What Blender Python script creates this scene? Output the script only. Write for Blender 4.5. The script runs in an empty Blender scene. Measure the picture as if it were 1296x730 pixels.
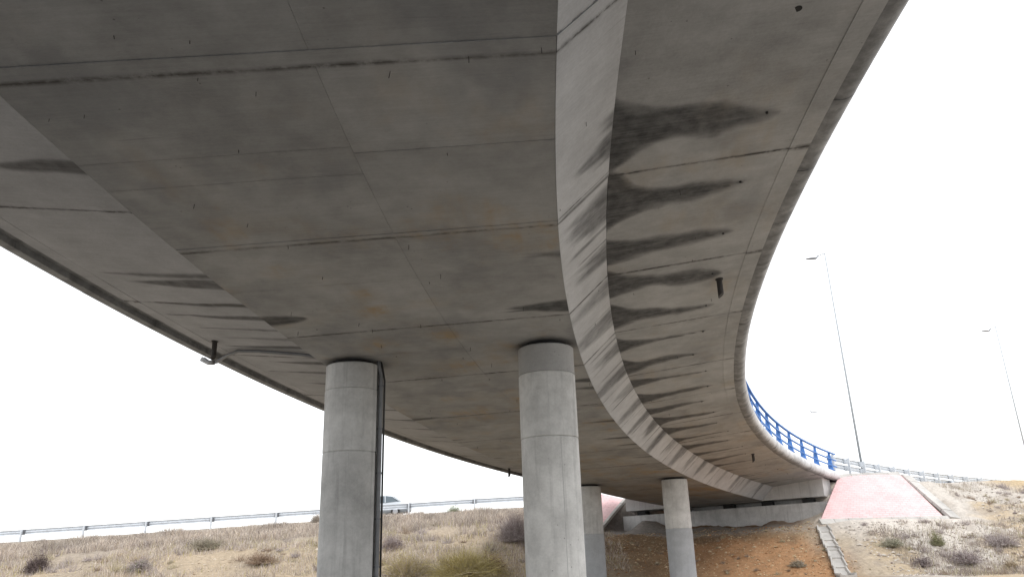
import bpy, math, random
import numpy as np
from mathutils import Matrix, Vector
random.seed(7); rng = np.random.default_rng(7)

# ---------------------------------------------------------------- camera, sky, sun, exposure
SC = bpy.context.scene
EYE = 1.65                                   # eye height above the ground under the bridge
F_PX, PITCH, ROLL = 964.875, 0.32753, -0.03356
CP, SP = math.cos(PITCH), math.sin(PITCH)
fw = Vector((0, CP, SP)); rt = Vector((1, 0, 0)); up = rt.cross(fw)
r2 = rt * math.cos(ROLL) + up * math.sin(ROLL); u2 = -rt * math.sin(ROLL) + up * math.cos(ROLL)
cd = bpy.data.cameras.new('camera'); cam = bpy.data.objects.new('camera', cd); SC.collection.objects.link(cam)
cd.sensor_width = 36; cd.lens = 36 * F_PX / 1296; cd.clip_start = 0.05; cd.clip_end = 6000
m = Matrix((r2, u2, -fw)).transposed().to_4x4(); m.translation = (0, 0, EYE); cam.matrix_world = m
SC.camera = cam

SUN_EL, SUN_AZ = math.radians(48), math.radians(150)      # azimuth clockwise from +Y: behind the camera, to the right
W = bpy.data.worlds.new('World'); SC.world = W; W.use_nodes = True
nt = W.node_tree; nt.nodes.clear()
sky = nt.nodes.new('ShaderNodeTexSky'); sky.sky_type = 'NISHITA'; sky.sun_disc = False
sky.sun_elevation = SUN_EL; sky.sun_rotation = SUN_AZ; sky.dust_density = 1.0; sky.air_density = 1.0
hs = nt.nodes.new('ShaderNodeMix'); hs.data_type = 'RGBA'; hs.inputs[0].default_value = .88      # an even white cloud deck over the clear sky
hs.inputs[7].default_value = (6.6, 6.65, 6.75, 1)
bg = nt.nodes.new('ShaderNodeBackground'); bg.inputs['Strength'].default_value = 0.15
wo = nt.nodes.new('ShaderNodeOutputWorld')
nt.links.new(sky.outputs[0], hs.inputs[6]); nt.links.new(hs.outputs[2], bg.inputs[0]); nt.links.new(bg.outputs[0], wo.inputs[0])
sl = bpy.data.lights.new('sun', 'SUN'); sl.energy = 0.6; sl.angle = math.radians(25); sl.color = (1, .98, .95)
so = bpy.data.objects.new('sun', sl); SC.collection.objects.link(so)
sd = Vector((math.sin(SUN_AZ) * math.cos(SUN_EL), math.cos(SUN_AZ) * math.cos(SUN_EL), math.sin(SUN_EL)))
so.rotation_euler = sd.to_track_quat('Z', 'Y').to_euler()
vs = SC.view_settings; vs.view_transform = 'Standard'; vs.look = 'None'; vs.gamma = 1; vs.use_curve_mapping = False
vs.exposure = 0.84

# ---------------------------------------------------------------- helpers
COL = SC.collection
def unproj(px, py, Y):
    """point of the photograph px,py (1296 x 730) at world distance Y"""
    d = fw + r2 * ((px - 648) / F_PX) - u2 * ((py - 365) / F_PX)
    k = Y / d.y
    return Vector((d.x * k, Y, d.z * k + EYE))
def proj(P):
    q = Vector(P) - Vector((0, 0, EYE)); d = q.dot(fw)
    return 648 + F_PX * q.dot(r2) / d, 365 - F_PX * q.dot(u2) / d
def z_at(x, y, py):
    """height on the vertical through x,y seen at image row py"""
    lo, hi = -20, 60
    for _ in range(50):
        mid = (lo + hi) / 2
        if proj((x, y, mid))[1] > py: lo = mid
        else: hi = mid
    return (lo + hi) / 2
def hnoise(seed):
    T = np.random.default_rng(seed).random((256, 256))
    def f(x, y):
        x = np.asarray(x, float); y = np.asarray(y, float)
        xi = np.floor(x).astype(int); yi = np.floor(y).astype(int); fx = x - xi; fy = y - yi
        fx = fx * fx * (3 - 2 * fx); fy = fy * fy * (3 - 2 * fy)
        g = lambda a, b: T[a % 256, b % 256]
        return (g(xi, yi) * (1 - fx) + g(xi + 1, yi) * fx) * (1 - fy) + (g(xi, yi + 1) * (1 - fx) + g(xi + 1, yi + 1) * fx) * fy
    return f
vn = hnoise(3); vn2 = hnoise(11)
def fbm(x, y, o=4):
    s = 0; a = .5
    for i in range(o): s = s + a * vn(x * 2 ** i + 17 * i, y * 2 ** i + 5 * i); a *= .5
    return s
def ss(a, b, x):
    t = np.clip((x - a) / (b - a), 0, 1); return t * t * (3 - 2 * t)

class MB:
    """collects shapes; build() links them as one mesh object"""
    def __init__(s): s.v = []; s.f = []
    def add(s, V, Fc):
        o = len(s.v); s.v += [tuple(v) for v in V]; s.f += [tuple(i + o for i in f) for f in Fc]; return s
    def hexa(s, P):      # 8 points: bottom ring 0-3, top ring 4-7
        return s.add(P, [(3, 2, 1, 0), (4, 5, 6, 7), (0, 1, 5, 4), (1, 2, 6, 5), (2, 3, 7, 6), (3, 0, 4, 7)])
    def box(s, c, e1, e2, e3):   # centre and three half-edge vectors
        c = Vector(c); e1 = Vector(e1); e2 = Vector(e2); e3 = Vector(e3)
        return s.hexa([c - e1 - e2 - e3, c + e1 - e2 - e3, c + e1 + e2 - e3, c - e1 + e2 - e3,
                       c - e1 - e2 + e3, c + e1 - e2 + e3, c + e1 + e2 + e3, c - e1 + e2 + e3])
    def bar(s, a, b, w, h=None, upv=(0, 0, 1)):
        a = Vector(a); b = Vector(b); d = (b - a); L = d.length; d.normalize(); h = h or w
        sd_ = d.cross(Vector(upv))
        if sd_.length < 1e-4: sd_ = d.cross(Vector((0, 1, 0)))
        sd_.normalize(); u_ = sd_.cross(d)
        return s.box((a + b) / 2, d * L / 2, sd_ * w / 2, u_ * h / 2)
    def tube(s, pts, rad, n=10, cap=True):
        pts = [Vector(p) for p in pts]; k = len(pts)
        rads = rad if isinstance(rad, (list, tuple)) else [rad] * k
        V = []; prev = None
        for i, p in enumerate(pts):
            t = (pts[min(i + 1, k - 1)] - pts[max(i - 1, 0)]).normalized()
            if prev is None:
                a = Vector((0, 0, 1)) if abs(t.z) < .9 else Vector((1, 0, 0))
                a = (a - t * a.dot(t)).normalized()
            else: a = (prev - t * prev.dot(t)).normalized()
            prev = a; b = t.cross(a)
            V += [p + (a * math.cos(2 * math.pi * j / n) + b * math.sin(2 * math.pi * j / n)) * rads[i] for j in range(n)]
        Fc = [(i * n + j, i * n + (j + 1) % n, (i + 1) * n + (j + 1) % n, (i + 1) * n + j) for i in range(k - 1) for j in range(n)]
        if cap: Fc += [tuple(range(n - 1, -1, -1)), tuple(range((k - 1) * n, k * n))]
        return s.add(V, Fc)
    def sweep(s, rings, closed=True, cap=True):
        n = len(rings[0]); V = [p for r in rings for p in r]; k = len(rings); e = n if closed else n - 1
        Fc = [(i * n + j, i * n + (j + 1) % n, (i + 1) * n + (j + 1) % n, (i + 1) * n + j) for i in range(k - 1) for j in range(e)]
        if cap and closed: Fc += [tuple(range(n - 1, -1, -1)), tuple(range((k - 1) * n, k * n))]
        return s.add(V, Fc)
    def build(s, name, mat, parent=None, smooth=False, base=None):
        return mesh_obj(name, s.v, s.f, mat, parent, smooth, base=base)

def mesh_obj(name, V, Fc, mat, parent=None, smooth=False, attrs=None, base=None):
    V = np.array([tuple(v) for v in V] if not isinstance(V, np.ndarray) else V, dtype=float)
    if parent is not None: org = np.array(parent['_org'])
    elif base is not None: org = np.array(base, float)
    else: org = np.array([(V[:, 0].min() + V[:, 0].max()) / 2, (V[:, 1].min() + V[:, 1].max()) / 2, V[:, 2].min()])
    me = bpy.data.meshes.new(name); me.from_pydata((V - org).tolist(), [], Fc if isinstance(Fc, list) else Fc.tolist()); me.update()
    if smooth:
        me.polygons.foreach_set('use_smooth', [True] * len(me.polygons))
    if attrs:
        for k, a in attrs.items():
            a = np.asarray(a, dtype=np.float32)
            if a.ndim == 1:
                at = me.attributes.new(k, 'FLOAT', 'POINT'); at.data.foreach_set('value', a)
            else:
                at = me.attributes.new(k, 'FLOAT_COLOR', 'POINT')
                at.data.foreach_set('color', np.concatenate([a, np.ones((len(a), 1), np.float32)], 1).ravel())
    if mat: me.materials.append(mat)
    o = bpy.data.objects.new(name, me); COL.objects.link(o)
    if parent is not None: o.parent = parent
    else: o.location = org
    o['_org'] = org.tolist()
    return o
def tag(o, label, cat, group=None):
    o['label'] = label; o['category'] = cat
    if group: o['group'] = group
    return o
def thing(name, loc, label, cat, group=None):
    o = bpy.data.objects.new(name, None); COL.objects.link(o); o.location = loc; o['_org'] = list(loc); o.empty_display_size = .2
    return tag(o, label, cat, group)
def by_angle(o, deg=35):
    me = o.data; me.polygons.foreach_set('use_smooth', [True] * len(me.polygons))
    try: me.set_sharp_from_angle(angle=math.radians(deg))
    except Exception: pass
    return o

# ---------------------------------------------------------------- materials
def mat_new(name):
    m = bpy.data.materials.new(name); m.use_nodes = True; t = m.node_tree; b = t.nodes['Principled BSDF']; return m, t, b
def N(t, kind, **kw):
    n = t.nodes.new('ShaderNode' + kind)
    for k, v in kw.items(): setattr(n, k, v)
    return n
def math_(t, op, a, b=None, clamp=False):
    n = N(t, 'Math', operation=op, use_clamp=clamp)
    for i, x in enumerate((a, b)):
        if x is None: continue
        if isinstance(x, (int, float)): n.inputs[i].default_value = x
        else: t.links.new(x, n.inputs[i])
    return n.outputs[0]
def noise(t, vec, scale, detail=5, rough=.55, scl=None):
    n = N(t, 'TexNoise'); n.inputs['Scale'].default_value = scale; n.inputs['Detail'].default_value = detail; n.inputs['Roughness'].default_value = rough
    if scl is not None:
        mp = N(t, 'Mapping'); mp.inputs['Scale'].default_value = scl; t.links.new(vec, mp.inputs[0]); vec = mp.outputs[0]
    t.links.new(vec, n.inputs['Vector']); return n.outputs['Fac']
def maprange(t, x, a, b, c=0, d=1, smooth=True):
    n = N(t, 'MapRange'); n.interpolation_type = 'SMOOTHSTEP' if smooth else 'LINEAR'
    for i, v in zip((1, 2, 3, 4), (a, b, c, d)): n.inputs[i].default_value = v
    t.links.new(x, n.inputs[0]); return n.outputs[0]
def mix(t, fac, a, b, blend='MIX'):
    n = N(t, 'Mix', data_type='RGBA', blend_type=blend)
    for s, x in ((n.inputs[0], fac), (n.inputs[6], a), (n.inputs[7], b)):
        if isinstance(x, (int, float)): s.default_value = x
        elif isinstance(x, tuple): s.default_value = (*x, 1) if len(x) == 3 else x
        else: t.links.new(x, s)
    return n.outputs[2]
def attr(t, nm): return N(t, 'Attribute', attribute_name=nm).outputs['Fac']

def concrete(name, col, ochre=0.0, mould=0.0, grain=(1, 1, 1), rough=.88, var=.10, streak=0.0, deck=False):
    m, t, b = mat_new(name); L = t.links
    pos = N(t, 'NewGeometry').outputs['Position']
    big = noise(t, pos, .45, 4, .6); med = noise(t, pos, 2.4, 7, .65); fine = noise(t, pos, 22, 6, .7, grain)
    v = math_(t, 'ADD', maprange(t, big, .3, .7, 1 - 1.3 * var, 1 + 1.3 * var), maprange(t, med, .3, .72, -var, var))
    v = math_(t, 'ADD', v, maprange(t, fine, .3, .7, -.05, .05))
    rnd = N(t, 'ObjectInfo').outputs['Random']
    v = math_(t, 'MULTIPLY', v, maprange(t, rnd, 0, 1, .95, 1.05, False))
    c = mix(t, 1.0, col, N(t, 'CombineColor').outputs[0], 'MULTIPLY')
    cc = c.node.inputs[7].links[0].from_node
    for i in range(3): L.new(v, cc.inputs[i])
    sn = N(t, 'Attribute', attribute_name='sn').outputs['Vector']
    if deck:
        gl = noise(t, sn, 1, 5, .7, (26, .8, 1)); v2 = maprange(t, gl, .3, .7, .93, 1.06, False)
        cc2 = N(t, 'CombineColor')
        for i in range(3): L.new(v2, cc2.inputs[i])
        c = mix(t, 1.0, c, cc2.outputs[0], 'MULTIPLY')
        c = mix(t, maprange(t, noise(t, sn, 1, 6, .75, (9, .5, 1)), .60, .74, 0, .45), c, (.20, .20, .20))
    if ochre > 0:
        bd = maprange(t, noise(t, sn, 1, 4, .6, (.16, 1.5, 1)), .44, .62, .25, 1)
        oc = maprange(t, noise(t, pos, .62, 5, .6), .46, .68, 0, 1)
        oc = math_(t, 'MULTIPLY', oc, maprange(t, noise(t, pos, 3.2, 5, .6), .3, .62, .35, 1))
        oc = math_(t, 'MULTIPLY', oc, bd)
        oc = math_(t, 'MULTIPLY', oc, math_(t, 'MULTIPLY', attr(t, 'warm'), ochre), True)
        c = mix(t, oc, c, (.40, .31, .20))
        gy = maprange(t, noise(t, pos, .9, 4, .5, (1, .6, 1)), .52, .7, 0, .35)
        c = mix(t, gy, c, (.19, .20, .215))
    if mould > 0:
        mo = maprange(t, noise(t, pos, 1.6, 8, .72), .46, .66, 0, mould)
        c = mix(t, mo, c, (.09, .09, .088))
    if streak > 0:
        st = maprange(t, noise(t, pos, 7, 5, .6, (1, 1, .06)), .5, .72, 0, streak)
        c = mix(t, st, c, (.13, .13, .13))
    # water stains and joint dirt, with shapes of their own
    w = attr(t, 'wet')
    wn = math_(t, 'ADD', w, math_(t, 'MULTIPLY', math_(t, 'SUBTRACT', noise(t, pos, 3.5, 7, .62), .5), math_(t, 'MULTIPLY', math_(t, 'MINIMUM', w, .5), .9)))
    wet = maprange(t, wn, .10, .95, 0, 1)
    wet = math_(t, 'MULTIPLY', wet, maprange(t, noise(t, pos, 5, 6, .6), .25, .7, .74, .97))
    if deck:
        wet = math_(t, 'MULTIPLY', wet, maprange(t, noise(t, sn, 1, 6, .72, (14, .35, 1)), .3, .62, .86, 1.04), True)
    c = mix(t, wet, c, (.046, .048, .051))
    g = attr(t, 'grime')
    gr = math_(t, 'MULTIPLY', g, maprange(t, noise(t, pos, 6, 6, .7), .3, .6, .1, 1), True)
    c = mix(t, gr, c, (.075, .07, .065))
    hole = N(t, 'TexVoronoi', feature='F1'); hole.inputs['Scale'].default_value = 5; L.new(pos, hole.inputs['Vector'])
    h = math_(t, 'MULTIPLY', maprange(t, hole.outputs['Distance'], .04, .075, 1, 0), maprange(t, noise(t, pos, 1.3, 3), .50, .58, 0, .6))
    c = mix(t, h, c, (.09, .085, .08))
    L.new(c, b.inputs['Base Color'])
    rg = math_(t, 'SUBTRACT', rough, math_(t, 'MULTIPLY', wet, .2)); L.new(rg, b.inputs['Roughness'])
    b.inputs['Specular IOR Level'].default_value = .3
    bp = N(t, 'Bump'); bp.inputs['Strength'].default_value = .35; bp.inputs['Distance'].default_value = .012
    L.new(math_(t, 'ADD', fine, math_(t, 'MULTIPLY', med, 2.0)), bp.inputs['Height']); L.new(bp.outputs[0], b.inputs['Normal'])
    return m
def simple(name, col, rough=.5, metal=0.0, var=.15, scale=4.0, spec=.5, bump=0.0):
    m, t, b = mat_new(name)
    pos = N(t, 'NewGeometry').outputs['Position']
    n = noise(t, pos, scale, 6, .6)
    c = mix(t, maprange(t, n, .3, .7, 0, 1), tuple(x * (1 - var) for x in col), tuple(min(1, x * (1 + var)) for x in col))
    t.links.new(c, b.inputs['Base Color']); b.inputs['Roughness'].default_value = rough; b.inputs['Metallic'].default_value = metal
    b.inputs['Specular IOR Level'].default_value = spec
    if bump:
        bp = N(t, 'Bump'); bp.inputs['Strength'].default_value = bump; bp.inputs['Distance'].default_value = .02
        t.links.new(n, bp.inputs['Height']); t.links.new(bp.outputs[0], b.inputs['Normal'])
    return m
def attr_col(name, rough=.95, two_sided=True, nz=6.0, amt=.25, bump=0.0):
    m, t, b = mat_new(name)
    a = N(t, 'Attribute', attribute_name='col'); pos = N(t, 'NewGeometry').outputs['Position']
    n = maprange(t, noise(t, pos, nz, 8, .7), .25, .75, 1 - amt, 1 + amt, False)
    cc = N(t, 'CombineColor')
    for i in range(3): t.links.new(n, cc.inputs[i])
    c = mix(t, 1.0, a.outputs['Color'], cc.outputs[0], 'MULTIPLY')
    t.links.new(c, b.inputs['Base Color']); b.inputs['Roughness'].default_value = rough; b.inputs['Specular IOR Level'].default_value = .15
    if bump:
        bp = N(t, 'Bump'); bp.inputs['Strength'].default_value = bump; bp.inputs['Distance'].default_value = .08
        t.links.new(noise(t, pos, 3.5, 9, .72), bp.inputs['Height']); t.links.new(bp.outputs[0], b.inputs['Normal'])
    return m
M = {}
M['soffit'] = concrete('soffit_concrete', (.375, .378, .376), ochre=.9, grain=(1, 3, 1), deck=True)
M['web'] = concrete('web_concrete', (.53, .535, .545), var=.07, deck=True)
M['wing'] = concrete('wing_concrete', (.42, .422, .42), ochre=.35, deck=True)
M['lwing'] = concrete('left_wing_concrete', (.40, .408, .425), var=.07, deck=True)
M['core'] = simple('joint_dark', (.05, .048, .045), .95, spec=.1)
M['coping'] = concrete('coping_concrete', (.66, .665, .67), mould=.18, streak=.2)
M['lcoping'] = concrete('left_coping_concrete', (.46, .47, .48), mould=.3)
M['column'] = concrete('column_concrete', (.52, .52, .51), var=.12, streak=.28, mould=.12)
M['column_pale'] = concrete('column_concrete_pale', (.60, .595, .575), var=.11, streak=.24, mould=.10)
M['column_dark'] = concrete('column_concrete_grey', (.40, .395, .385), var=.07)
M['column_blue'] = concrete('column_concrete_bluish', (.41, .425, .44), var=.08, streak=.1)
M['seam'] = simple('seam_mortar', (.42, .42, .415), .9)
M['abut'] = concrete('abutment_concrete', (.52, .515, .505), var=.12, streak=.25)
M['diaph'] = concrete('diaphragm_concrete', (.55, .54, .525), var=.06, streak=.2)
M['rubber'] = simple('black_rubber', (.018, .018, .018), .8)
M['rust'] = simple('dark_rusty_steel', (.045, .04, .037), .75)
M['pipe'] = simple('grey_pipe', (.17, .175, .185), .45)
M['cable'] = simple('black_cable', (.02, .02, .02), .6)
M['white_pipe'] = simple('pale_pipe', (.36, .36, .36), .6)
M['blue'] = simple('blue_paint', (.06, .19, .50), .55, var=.22, scale=3)
M['galv'] = simple('galvanised_steel', (.60, .635, .675), .5, .0, var=.08)
M['galv_dark'] = simple('weathered_steel', (.16, .165, .18), .6, .3)
M['pole'] = simple('lamp_pole_paint', (.42, .45, .47), .5, var=.03)
M['lamp'] = simple('lamp_housing_grey', (.14, .15, .17), .5)
M['kerb'] = concrete('kerb_concrete', (.48, .46, .43), var=.10, streak=.1)
M['asphalt'] = simple('asphalt', (.07, .07, .072), .95, scale=30)
M['ground'] = attr_col('ground_soil', bump=.9, nz=5, amt=.32)
M['grass'] = attr_col('dry_grass_blades', nz=.7, amt=.15)
M['bush'] = attr_col('dry_bush_twigs', nz=1.5, amt=.15)
M['stone'] = attr_col('stones', nz=8, amt=.2)
def pink_mat():
    m, t, b = mat_new('pink_block_paving'); pos = N(t, 'NewGeometry').outputs['Position']
    tc = N(t, 'TexCoord').outputs['UV']
    br = N(t, 'TexBrick'); t.links.new(tc, br.inputs['Vector']); br.inputs['Scale'].default_value = 1
    br.inputs['Brick Width'].default_value = .40; br.inputs['Row Height'].default_value = .20; br.inputs['Mortar Size'].default_value = .018
    br.inputs['Color1'].default_value = (.72, .45, .45, 1); br.inputs['Color2'].default_value = (.80, .54, .535, 1); br.inputs['Mortar'].default_value = (.58, .38, .37, 1)
    c = mix(t, maprange(t, noise(t, pos, .8, 6, .65), .35, .65, .05, .6), br.outputs['Color'], (.78, .58, .57))
    c = mix(t, maprange(t, noise(t, pos, 5, 6, .7), .5, .75, 0, .35), c, (.60, .36, .35))
    t.links.new(c, b.inputs['Base Color']); b.inputs['Roughness'].default_value = .9
    bp = N(t, 'Bump'); bp.inputs['Strength'].default_value = .6; bp.inputs['Distance'].default_value = .02; bp.invert = True
    t.links.new(br.outputs['Fac'], bp.inputs['Height']); t.links.new(bp.outputs[0], b.inputs['Normal'])
    return m
M['pink'] = pink_mat()

# ---------------------------------------------------------------- the bridge's line in plan and height
X0, TH, K, K1, K2, G_, Q_ = 0.609615, -0.0690833, 0.0142791, -0.00458927, 0.0121468, -0.0513089, -0.000117217
SMIN, SMAX, DS = -40.0, 62.0, .05
_s = np.arange(SMIN, SMAX + DS, DS); _sp = np.maximum(_s, 0)
_th = TH + K * _s + K1 * _sp ** 2 / 100 + K2 * _sp ** 3 / 1e4
_cx = np.concatenate([[0], np.cumsum((np.sin(_th[1:]) + np.sin(_th[:-1])) / 2 * DS)])
_cy = np.concatenate([[0], np.cumsum((np.cos(_th[1:]) + np.cos(_th[:-1])) / 2 * DS)])
_i1 = np.interp(1.0, _s, _cx), np.interp(1.0, _s, _cy)
_cx += X0 - _i1[0]; _cy += 1.0 - _i1[1]
def at(s, n, z):
    """world points at chainage s, lateral offset n (right positive), height z over the soffit's right edge"""
    s, n, z = np.broadcast_arrays(np.asarray(s, float), np.asarray(n, float), np.asarray(z, float))
    x = np.interp(s, _s, _cx); y = np.interp(s, _s, _cy); th = np.interp(s, _s, _th)
    zz = 5.0 + G_ * s + Q_ * np.maximum(s, 0) ** 2 + EYE
    return np.stack([x + n * np.cos(th), y - n * np.sin(th), zz + z], -1)
A_ = (0.0, 0.0); B_ = (.7913, .7293); C_ = (3.7603, 1.0101); E_ = (-5.7285, -.0838); G2 = (-9.4226, .9853); LB = (-6.52, .65)
N_MID = -2.42
def soff_z(n): return E_[1] * n / E_[0]
S_END = 49.6

# ---------------------------------------------------------------- water stains on the concrete, in chainage and offset
sr = random.Random(21)
RIGHT = []      # weep holes under the right wing, one every 1.94 m, each with a wet trail
meas = [(9.17, .72), (11.2, .80), (13.02, .45), (14.72, .5), (16.67, .70), (18.9, .52), (21.05, .62), (22.9, .5), (24.9, .55)]
for k in range(21):
    st = 9.19 + 1.94 * k
    ce, hr = meas[k] if k < len(meas) else (st + sr.uniform(-.15, .15), sr.uniform(.3, .6))
    far = max(0, (k - 12) / 8)
    RIGHT.append(dict(tip=st, root=ce, hr=hr * (1 - .35 * far), w2=sr.uniform(.24, .36) * (1 - .75 * far) * (1.35 if k == 0 else 1), st=1 - .35 * far,
                      L=2.16 + (sr.uniform(-.3, .08) if k > 5 else 0) - .5 * far * sr.random(), f0=sr.choice([.55, .75, 1, 1.1]) if k > 2 else 1.05, f1=sr.uniform(.8, 1.6), f2=sr.choice([2.5, 4, 6]) if k else 7, sk=sr.uniform(-.12, .12), ws=sr.choice([.9, .8, .7, .6]), reach=[.45, .75, .95, 1.15, 1.0, .9, 1.2, .7, 1.1][k] if k < 9 else sr.uniform(.6, 1.3)))
def wet_wing(s, d):
    w = np.zeros_like(s)
    for a in RIGHT:
        t = np.clip(d / a['L'], 0, 1.3); tc = np.clip(t, 0, 1); c = a['root'] + (a['tip'] - a['root']) * np.clip(tc * 1.6, 0, 1) + .05 * np.sin(d * 2.1 + a['tip'])
        hw = a['hr'] * 1.0 * np.clip(1 - t / .5, 0, 1) ** 1.7 + a['w2'] * a['f0'] * (.75 + .5 * np.sin(np.pi * np.clip(t - .1, 0, 1) ** a['f1'])) * np.sqrt(np.clip(1 - (t / 1.08) ** a['f2'], 0, 1))
        hw = hw * (1 + .5 * (vn(d * 2.2, a['tip'] + s * 1.2) - .5)) + .05 * (vn2(d * 6, s * 5) - .5)
        x = hw - np.abs(s - c); sf = .06 + .10 * t; v = (.55 * ss(-sf, sf, x) + .45 * ss(.0, .30, x)) * (t < 1.08) * a['st'] * (1.05 - .22 * t)
        v = np.maximum(v, 1.2 * ss(.032, .0, np.abs(s - c + .05 * np.sin(d * 3) - .03)) * ss(.2, .5, t) * (t < 1.0) * a['st'])
        w = np.maximum(w, v)
    return w * .93
EXTRA = [(sr.uniform(9, 46), sr.uniform(.03, .09), sr.uniform(.3, 1.0), sr.uniform(.35, .7)) for _ in range(34)]
def wet_web(s, t):          # t: 0 at the wing's root, 1 at the soffit's edge
    w = np.zeros_like(s); st = .5 + .5 * vn2(s * 15 + 3, t * .5) ; drift = .14 * t
    for a in RIGHT:
        finger = .5 * (vn(s * 3.1 + 3, s * 0 + a['tip']) - .5) + .25 * (vn2(s * 9, s * 0) - .5)
        hw = (a['hr'] * .85 + .06) * (1.0 - .25 * t) + .12 * (vn(s * 4, t * 1.5) - .5)
        x = hw - np.abs(s - a['root'] - a['sk'] * t)
        v = (.6 * ss(-.12, .12, x) + .4 * ss(0, .3, x)) * ss(-.25, .35, a['reach'] + finger - t)
        w = np.maximum(w, v * (.70 + .30 * st) * (1 - .25 * t) * a['st'] * a['ws'])
    for S0, hw, rc, k in EXTRA:
        w = np.maximum(w, k * ss(-.04, .05, hw - np.abs(s - S0)) * ss(-.2, .2, rc + .3 * (st - .75) - t))
    return w
SOFF = [(13.72, 1.25, .36, 1), (11.35, .65, .17, .75), (19.2, 1.0, .25, .9), (20.0, .7, .2, .8), (24.3, 1.1, .22, .8), (27.2, 1.3, .25, .85), (28.6, .9, .2, .8), (31.5, 1.0, .2, .7), (34.9, .8, .22, .7), (22.1, .5, .15, .6)]
SOFFL = [(13.25, .85, .30, 1), (9.5, .4, .05, .7), (16.0, .3, .1, .6), (21.8, .9, .2, .8), (25.1, .5, .15, .7), (29.0, .6, .15, .7), (33, .4, .1, .6)]
def wet_soffit(s, n):
    w = np.zeros_like(s)
    for S0, L, hw, st in SOFF:
        t = np.clip(-n / L, 0, 1); w = np.maximum(w, st * ss(-.12, .2, hw * (1 - t ** 1.4) - np.abs(s - S0 + .1 * t)) * (t < 1))
        w = np.maximum(w, .8 * st * ss(.06, .0, np.abs(s - S0 - .2 * hw)) * ss(1.35, .7, -n / L))
    for S0, L, hw, st in SOFFL:
        t = np.clip((n - E_[0]) / L, 0, 1); w = np.maximum(w, st * ss(-.1, .2, hw * np.sqrt(1 - t ** 2 * .999) - np.abs(s - S0)) * (t < 1))
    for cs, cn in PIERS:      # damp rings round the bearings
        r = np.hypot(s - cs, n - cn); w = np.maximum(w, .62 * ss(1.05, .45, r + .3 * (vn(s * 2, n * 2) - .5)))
    return w
LEFT0 = [(9.05, -7.9, .17, 1), (12.72, -8.75, .13, .9), (13.1, -8.2, .22, 1), (14.23, -9.2, .11, 1), (14.95, -8.6, .13, 1), (15.7, -8.3, .09, .8), (16.35, -8.2, .12, .7), (17.0, -8.9, .12, 1),
        (18.3, -8.0, .15, 1), (19.2, -8.6, .13, .9), (20.4, -8.3, .14, 1), (21.2, -8.0, .1, .8), (22.4, -8.6, .15, 1), (23.6, -8.0, .12, .9), (25.2, -8.5, .14, 1), (26.8, -8.2, .13, .9), (28.4, -8.5, .12, .8), (30.3, -8.2, .12, .8), (32.5, -8.4, .12, .7), (34.8, -8.2, .12, .7)]
LEFT = [(a_, max(-9.05, b_ - .45), c_ * 1.25, d_ * .8) for a_, b_, c_, d_ in LEFT0]
def wet_left(s, n):
    w = np.zeros_like(s)
    for S0, nt_, hw, st in LEFT:
        L = LB[0] - nt_; t = np.clip((LB[0] - n) / L, 0, 1)
        c = S0 + .10 * (vn(n * 1.3, S0 + n * 0) - .5)
        w = np.maximum(w, st * ss(-.07, .11, hw * (1 - t ** 2) - np.abs(s - c)) * (t < 1))
        w = np.maximum(w, 1.1 * st * ss(.03, 0, np.abs(s - c)) * (t < .97))
    return w
PIERS = [(16.2, -5.10), (16.11, -.69), (37.9, -5.05), (38.0, -.73)]

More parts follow.
